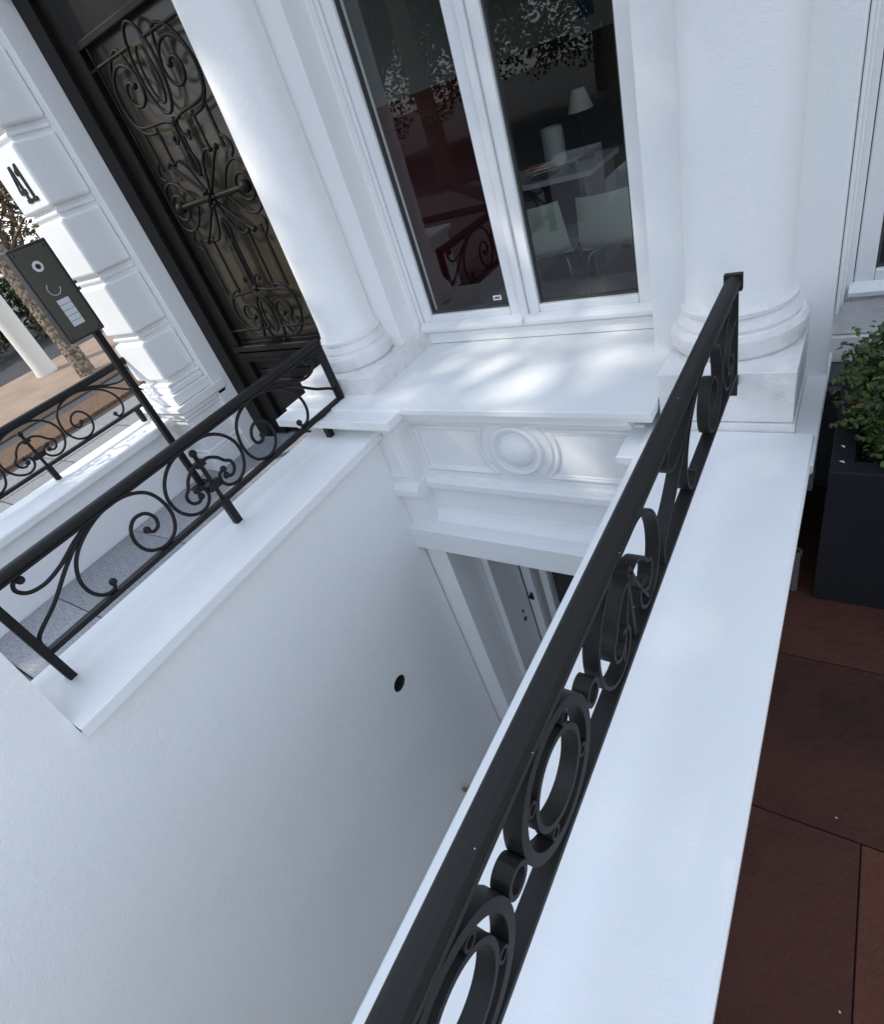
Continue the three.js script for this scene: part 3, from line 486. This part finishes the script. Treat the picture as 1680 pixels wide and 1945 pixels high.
{
  const X0 = -0.004, X1 = 0.60, Z0 = 0.20, Z1 = 0.742, Y1 = 0.505, w = 0.055;
  const t = thing('planter', 'square charcoal planter box standing on the terrace beside the white parapet', 'planter', [0.3, 0, 0.47]);
  part('side_panel', box(X0, X1, 0.002, Y1, Z1 - w, Z1, 0.004), mPlanter, t); part('side_panel', box(X0, X1, 0.002, Y1, Z0, Z0 + w, 0.004), mPlanter, t);
  part('side_panel', box(X0, X0 + w, 0.002, Y1 - 0.001, Z0 + w, Z1 - w, 0.004), mPlanter, t); part('side_panel', box(X1 - w, X1, 0.002, Y1 - 0.001, Z0 + w, Z1 - w, 0.004), mPlanter, t);
  part('soil', box(X0 + w, X1 - w, 0.2, 0.43, Z0 + w, Z1 - w, 0), M([0.055, 0.03, 0.02], 1, { bumpMap: slabBump, bumpScale: 0.03 }), t);
  const litter = leaves('dead_leaves', t, leafGeo(0.035, 0.02), mLeaf, Array.from({ length: 260 }, () => ({ p: V(rr(X0 + w, X1 - w) - 0.3, 0.436 + rr(0, 0.014), rr(Z0 + w, Z1 - w) - 0.47), r: [rr(-0.6, 0.6), rr(0, 6.3), rr(-0.6, 0.6)], s: rr(0.6, 1.2) })), () => mix([0.13, 0.055, 0.03], [0.05, 0.03, 0.02], rnd()));
  for (const [x, z] of [[0.028, 0.70], [0.024, 0.63]]) part('petal', leafGeo(0.016, 0.008).rotateY(x * 90).translate(x, 0.5065, z), M([0.5, 0.48, 0.36], 0.8), t);
  const b = thing('boxwood_shrub', 'bushy dark green shrub with small glossy leaves growing in the charcoal planter', 'shrub', [0.3, 0.43, 0.45]);
  const stems = [];
  for (let i = 0; i < 22; i++) { const a = rr(0, 6.28), rad = rr(0.08, 0.27), h = rr(0.18, 0.46); stems.push(tube([V(0.3 + rr(-0.06, 0.06), 0.42, 0.45 + rr(-0.06, 0.06)), V(0.3 + Math.cos(a) * rad * 0.6, 0.44 + h * 0.5, 0.45 + Math.sin(a) * rad * 0.6), V(0.3 + Math.cos(a) * rad, 0.43 + h, 0.45 + Math.sin(a) * rad)], 0.004, 8, false, 5)); }
  part('stem', stems, M([0.06, 0.04, 0.025], 0.9), b);
  const spots = [];
  for (let k = 0; k < 330; k++) {
    const u = rr(-1, 1), a = rr(0, 6.28), s = Math.sqrt(1 - u * u), rad = 0.62 + 0.4 * Math.pow(rnd(), 0.5), c = V(0.03 + s * Math.cos(a) * 0.285 * rad, 0.2 + u * 0.2 * rad, 0.04 + s * Math.sin(a) * 0.235 * rad), red = rnd() < 0.03;
    const out = c.clone().sub(V(0, 0.15, 0)).normalize();
    for (let i = 0; i < 60; i++) { const p = c.clone().add(V(rr(-1, 1), rr(-1, 1), rr(-1, 1)).multiplyScalar(0.045)).addScaledVector(out, rr(-0.02, 0.05)); if (p.y < -0.02) continue; spots.push({ p, r: [rr(-0.9, 0.9), rr(0, 6.3), rr(-0.5, 1.1)], s: rr(0.7, 1.35), red, out: rnd() }); }
  }
  for (let k = 0; k < 26; k++) { const a = rr(0, 6.28), el = rr(0.1, 1.3), dir = V(Math.cos(a) * Math.cos(el), Math.sin(el), Math.sin(a) * Math.cos(el)); for (let i = 0; i < 7; i++) { const d = 0.98 + i * 0.025; spots.push({ p: V(0.03 + dir.x * 0.285 * d, 0.2 + dir.y * 0.215 * d, 0.04 + dir.z * 0.235 * d).add(V(rr(-1, 1), rr(-1, 1), rr(-1, 1)).multiplyScalar(0.012)), r: [rr(-0.6, 0.6), rr(0, 6.3), rr(0, 0.9)], s: rr(0.8, 1.3), out: 0.9 }); } }
  leaves('foliage', b, leafGeo(0.0185, 0.0118), mLeafGloss, spots, s => s.red ? mix([0.12, 0.045, 0.03], [0.12, 0.10, 0.02], rnd()) : mix([0.026, 0.05, 0.010], [0.095, 0.14, 0.026], Math.pow(rnd(), 1.6)));
  const pp = thing('pipe_stub', 'short weathered white pipe standing in the gap between parapet and planter', 'pipe', [-0.055, 0, 0.71]);
  part('pipe', smooth(lathe([[0, 0.003], [0.013, 0.003], [0.013, 0.16], [0.016, 0.16], [0.016, 0.175], [0.010, 0.175], [0.010, 0.15], [0, 0.15]], -0.06, 0.715, 18), 0.5), M([0.09, 0.088, 0.085], 0.95, { map: stoneMap }), pp);
  const crumb = M([0.45, 0.40, 0.33], 0.9);
  const dd = structure('fallen_petals', Array.from({ length: 3 }, () => leafGeo(0.006, 0.004).rotateY(rr(0, 6.3)).translate(rr(-0.04, 0.2), 0.0035, rr(0.85, 1.9))), crumb); dd.userData.kind = 'stuff'; dd.userData.label = 'scattered pale petals on the brown terrace slabs'; dd.userData.category = 'petals';
}
{
  const t = thing('water_tap', 'small yellow green tap handle on the lightwell wall near its base', 'tap', [-1.70, -1.93, 1.15]);
  part('valve_body', rod(V(-1.733, -1.93, 1.15), V(-1.68, -1.93, 1.15), 0.014, 10), M([0.35, 0.28, 0.10], 0.35, { metalness: 0.7 }), t);
  part('handle', [box(-1.69, -1.665, -1.945, -1.885, 1.125, 1.175, 0.008)], M([0.30, 0.27, 0.05], 0.5), t);
}

// ================================================================ inside the room
{
  const mShell = M([0.55, 0.60, 0.52], 0.35), mChrome = M([0.35, 0.35, 0.36], 0.25, { metalness: 1 });
  const c = thing('shell_chair', 'pale green shell chair with thin metal legs, fully visible through the right pane', 'chair', [-1.36, 0, -1.78]);
  const prof = new THREE.CatmullRomCurve3([V(0, 0.79, 0.225), V(0, 0.62, 0.20), V(0, 0.49, 0.175), V(0, 0.44, 0.11), V(0, 0.435, -0.05), V(0, 0.445, -0.2), V(0, 0.425, -0.24)]);
  const shell = (off) => { const P = [], nu = 12, nv = 24; for (let j = 0; j <= nv; j++) for (let i = 0; i <= nu; i++) { const p = prof.getPoint(j / nv), u = i / nu * 2 - 1, w = 0.165 + 0.035 * Math.sin(j / nv * Math.PI); P.push([-1.36 + u * w, p.y + 0.02 * u * u * (j / nv > 0.5 ? 1 : 0.2) + off * 0.6, -1.78 + p.z - 0.03 * u * u * (j / nv < 0.5 ? 1 : 0) + off]); } return { P, nu, nv }; };
  const A = shell(0), B = shell(0.012), out = [];
  const q4 = (p, q, r, s) => out.push(...p, ...q, ...r, ...p, ...r, ...s), id = (S, i, j) => S.P[j * (S.nu + 1) + i];
  for (let j = 0; j < A.nv; j++) for (let i = 0; i < A.nu; i++) { q4(id(A, i, j), id(A, i + 1, j), id(A, i + 1, j + 1), id(A, i, j + 1)); q4(id(B, i, j), id(B, i, j + 1), id(B, i + 1, j + 1), id(B, i + 1, j)); }
  for (let j = 0; j < A.nv; j++) for (const i of [0, A.nu]) q4(id(A, i, j), id(B, i, j), id(B, i, j + 1), id(A, i, j + 1));
  for (let i = 0; i < A.nu; i++) for (const j of [0, A.nv]) q4(id(A, i, j), id(B, i, j), id(B, i + 1, j), id(A, i + 1, j));
  const g = new THREE.BufferGeometry(); g.setAttribute('position', new THREE.BufferAttribute(new Float32Array(out), 3)); g.setAttribute('uv', new THREE.BufferAttribute(new Float32Array(out.length / 3 * 2), 2)); g.computeVertexNormals();
  part('seat_shell', smooth(g, 0.7), mShell, c);
  for (const [sx, sz] of [[-1, -1], [1, -1], [-1, 1], [1, 1]]) part('leg', tube([V(-1.36 + sx * 0.06, 0.43, -1.78 + sz * 0.08), V(-1.36 + sx * 0.14, 0.425, -1.78 + sz * 0.13), V(-1.36 + sx * 0.16, 0.38, -1.78 + sz * 0.15), V(-1.36 + sx * 0.2, 0.008, -1.78 + sz * 0.2)], 0.009, 18, false, 7), mChrome, c);
  copyOf(c, [-1.845, 0, -1.78], 'pale green shell chair half hidden behind the window mullion, near the desk', 0.12);
  const d = thing('desk', 'white topped desk with dark front panel behind the shell chairs', 'desk', [-2.15, 0, -2.75]);
  part('desktop', box(-2.62, -1.72, 0.745, 0.785, -3.1, -2.42, 0.004), M([0.55, 0.56, 0.62], 0.4), d);
  part('front_panel', box(-2.55, -1.78, 0.0, 0.745, -2.56, -2.52, 0.003), M([0.06, 0.06, 0.075], 0.5), d);
  part('side_panel', box(-1.80, -1.76, 0.0, 0.745, -3.08, -2.46, 0.003), M([0.22, 0.22, 0.26], 0.5), d);
  const pr = thing('paper_stack', 'small heap of colourful printed papers lying on the desk edge', 'papers', [-2.2, 0.786, -2.5]);
  const pc = [[0.6, 0.25, 0.2], [0.15, 0.2, 0.55], [0.65, 0.6, 0.5], [0.6, 0.4, 0.35]];
  for (let i = 0; i < 5; i++) part('sheet', box(-2.24, -2.04, 0.787 + i * 0.012, 0.793 + i * 0.012, -2.62, -2.46, 0.001).translate(2.14, 0, 2.54).rotateY(rr(-0.5, 0.5)).rotateZ(rr(-0.05, 0.12)).translate(-2.14, 0.01 * i, -2.54), M(pc[i % 4], 0.7), pr);
  const bx = thing('filing_box', 'pale cylinder container standing on the far end of the desk', 'container', [-2.2, 0.786, -2.95]);
  part('container', smooth(lathe([[0, 0.787], [0.09, 0.787], [0.09, 1.06], [0.085, 1.065], [0.08, 1.06], [0.08, 0.8], [0, 0.8]], -2.2, -2.95, 28), 0.5), M([0.5, 0.55, 0.55], 0.4), bx);
  const lp = thing('desk_lamp', 'small desk lamp with a pale cone shade on a thin stem', 'lamp', [-1.92, 0.786, -2.9]);
  part('stem', rod(V(-1.92, 0.787, -2.9), V(-1.92, 1.16, -2.9), 0.008), mBlack, lp); part('lamp_shade', clean(new THREE.CylinderGeometry(0.05, 0.1, 0.14, 24, 1, true)).translate(-1.92, 1.19, -2.9), M([0.6, 0.6, 0.56], 0.8), lp); part('lamp_foot', clean(new THREE.CylinderGeometry(0.07, 0.07, 0.012, 24)).translate(-1.92, 0.793, -2.9), mBlack, lp);
  const po = thing('wall_poster', 'blue poster hanging on the pale upper back wall of the room', 'poster', [-3.0, 1.7, -4.98]);
  part('sheet', box(-2.6, -2.45, 1.68, 2.5, -4.998, -4.985, 0.001), M([0.02, 0.10, 0.22], 0.6), po);
}

// ================================================================ trees and street beyond
const mBark = M([1, 1, 1], 0.95, { map: tex(N, i => mix([0.10, 0.075, 0.055], [0.34, 0.27, 0.20], clamp((nM[i] - 0.3) * 2.2)), true, 0.5), bumpMap: tex(N, i => nM[i], false, 0.5), bumpScale: 0.03 });
function makeTree(label, at, trunkH, crownC, crownR, nClump, perClump, leaf, pal, group, trunkR = 0.14, extra = []) {
  const t = thing('street_tree', label, 'tree', at, group), [X, Y, Z] = at, G = [];
  const top = V(X + crownC[0], Y + crownC[1], Z + crownC[2]);
  const trunkTop = V(X + crownC[0] * 0.4, Y + trunkH, Z + crownC[2] * 0.4);
  const limb = (a, b, r0, r1) => { const mid = a.clone().lerp(b, 0.5).add(V(rr(-1, 1), rr(-0.3, 0.6), rr(-1, 1)).multiplyScalar(a.distanceTo(b) * 0.09)), c = new THREE.CatmullRomCurve3([a, mid, b]), n = 8, fr = c.computeFrenetFrames(n), S = 8, pos = []; const ringAt = i => { const p = c.getPoint(i / n), r = r0 + (r1 - r0) * i / n; return Array.from({ length: S }, (_, k) => { const an = k / S * 2 * Math.PI; return p.clone().addScaledVector(fr.normals[i], r * Math.cos(an)).addScaledVector(fr.binormals[i], r * Math.sin(an)); }); }; for (let i = 0; i < n; i++) { const A = ringAt(i), B = ringAt(i + 1); for (let k = 0; k < S; k++) { const l = (k + 1) % S; for (const v of [A[k], B[k], B[l], A[k], B[l], A[l]]) pos.push(v.x, v.y, v.z); } } const g = new THREE.BufferGeometry(); g.setAttribute('position', new THREE.BufferAttribute(new Float32Array(pos), 3)); g.setAttribute('uv', new THREE.BufferAttribute(new Float32Array(pos.length / 3 * 2), 2)); g.computeVertexNormals(); return smooth(g, 1.2); };
  part('trunk', limb(V(X, Y - 0.05, Z), trunkTop, trunkR, trunkR * 0.72), mBark, t);
  const tips = [], spots = [];
  for (let i = 0; i < nClump; i++) { const u = rr(-0.85, 1), a = rr(0, 6.28), s = Math.sqrt(1 - u * u), k = Math.pow(rnd(), 0.45); tips.push(V(top.x + s * Math.cos(a) * crownR[0] * k, top.y + u * crownR[1] * k, top.z + s * Math.sin(a) * crownR[2] * k)); }
  for (const [ex0, ey0, ez0, er, en] of extra) for (let i = 0; i < en; i++) tips.push(V(ex0 + rr(-er, er), ey0 + rr(-er, er), ez0 + rr(-er, er)));
  for (let i = 0; i < Math.min(nClump, 16); i++) G.push(limb(trunkTop, tips[i], trunkR * 0.36, 0.015));
  part('limb', G, mBark, t);
  for (const c of tips) { const cr = rr(0.3, 0.62) * leaf / 0.1; for (let i = 0; i < perClump; i++) { const d = V(rr(-1, 1), rr(-1, 1), rr(-1, 1)); if (d.lengthSq() > 1) continue; spots.push({ p: c.clone().addScaledVector(d, cr).sub(V(...at)), r: [rr(-0.8, 0.8), rr(0, 6.3), rr(-0.8, 0.8)], s: rr(0.7, 1.3) }); } }
  leaves('crown', t, leafGeo(leaf, leaf * 0.62), mLeaf, spots, () => mix(pal[0], pal[1], rnd()));
  return t;
}
const green = [[0.035, 0.07, 0.016], [0.10, 0.14, 0.035]], olive = [[0.05, 0.06, 0.015], [0.16, 0.13, 0.04]], brown = [[0.09, 0.045, 0.015], [0.17, 0.11, 0.03]];
seed = 991;
makeTree('tall leafy street tree at the kerb that shades the house front', [-7.0, GY, 8.8], 5.5, [-0.7, 10.9, -0.3], [2.6, 3.1, 3.0], 72, 185, 0.15, green, undefined, 0.2, [[-9.3, 10.2, 8.6, 0.9, 12], [-10.5, 9.8, 8.9, 0.8, 12], [-7.6, 10.2, 9.1, 0.9, 12], [-8.4, 10.2, 8.9, 0.9, 10]]);
{
  const x0 = [[-9.2, 14.5], [-5.6, 15.2], [-1.8, 14.2], [-13, 14.8]];
  const lab = ['big dark tree across the road, opposite the front door', 'big dark tree across the road, opposite the tall window', 'big dark tree across the road, opposite the terrace', 'big dark tree across the road, beyond the side street'];
  x0.forEach(([x, z], i) => makeTree(lab[i], [x, GY, z], 1.5, [rr(-0.4, 0.4), 4.3, 0], [2.7, 3.9, 2.4], 110, 260, 0.13, green, 'trees across the road', 0.22));
}
{
  const lab = ['dark tree in the second row across the road, behind the tree opposite the door', 'dark tree in the second row across the road, behind the tree opposite the window', 'dark tree in the second row across the road, behind the tree opposite the terrace', 'dark tree in the second row across the road, at the side street'];
  [[-11.2, 19], [-7.4, 19.6], [-3.6, 19], [-15.5, 18.6]].forEach(([x, z], i) => makeTree(lab[i], [x, GY, z], 1.5, [0, 5.2, 0], [3.0, 4.6, 2.4], 90, 230, 0.17, green, 'trees across the road', 0.22));
}
// seen beyond the pier on the left
makeTree('young street tree with a pale rough trunk on the sunny side pavement', [-8.55, GY + 0.1, -1.15], 3.4, [-0.5, 4.2, -0.6], [1.6, 1.5, 1.6], 40, 90, 0.1, olive, undefined, 0.125);
makeTree('tall olive tree with brown tinged foliage behind the white post', [-15.5, GY, -3.9], 1.2, [0, 3.2, 0], [2.6, 2.6, 2.6], 90, 120, 0.14, brown, undefined, 0.2);
makeTree('dense green tree at the far side of the side street', [-19, GY, -1.6], 1.4, [0, 3.0, 0], [2.8, 2.9, 2.6], 90, 120, 0.16, olive, undefined, 0.2);
makeTree('dense dark tree beyond the side street hedge', [-19, GY, -7.5], 1.4, [0, 3.4, 0], [3.4, 3.2, 3.2], 90, 120, 0.18, green, undefined, 0.2);
{
  const p = thing('white_post', 'thick white painted post standing at the edge of the side pavement', 'post', [-10.1, GY, -1.25]);
  part('shaft', smooth(lathe([[0, -0.1], [0.16, -0.1], [0.16, 0.05], [0.15, 0.1], [0.14, 2.6], [0, 2.6]], -10.1, -1.25, 28), 0.5), M([0.72, 0.70, 0.64], 0.6, { bumpMap: slabBump, bumpScale: 0.004 }), p);
  const hd = thing('garden_hedge', 'low clipped hedge along the far side of the side street', 'hedge', [-14.6, GY, -3.5]);
  const spots = []; for (let i = 0; i < 9000; i++) { const k = rnd(); spots.push({ p: V(rr(-0.5, 0.5), Math.pow(rnd(), 0.6) * 1.25, rr(-7, 6)), r: [rr(-0.9, 0.9), rr(0, 6.3), rr(-0.9, 0.9)], s: rr(0.7, 1.3) }); }
  part('stem', Array.from({ length: 26 }, (_, i) => rod(V(-14.6, GY - 0.02, -10.2 + i * 0.5), V(-14.6 + rr(-0.2, 0.2), 0.8, -10.2 + i * 0.5 + rr(-0.2, 0.2)), 0.02, 6)), mBark, hd);
  leaves('foliage', hd, leafGeo(0.14, 0.09), mLeaf, spots, () => mix(green[0], olive[1], rnd() * 0.7));
}
renderer.render(scene, camera);
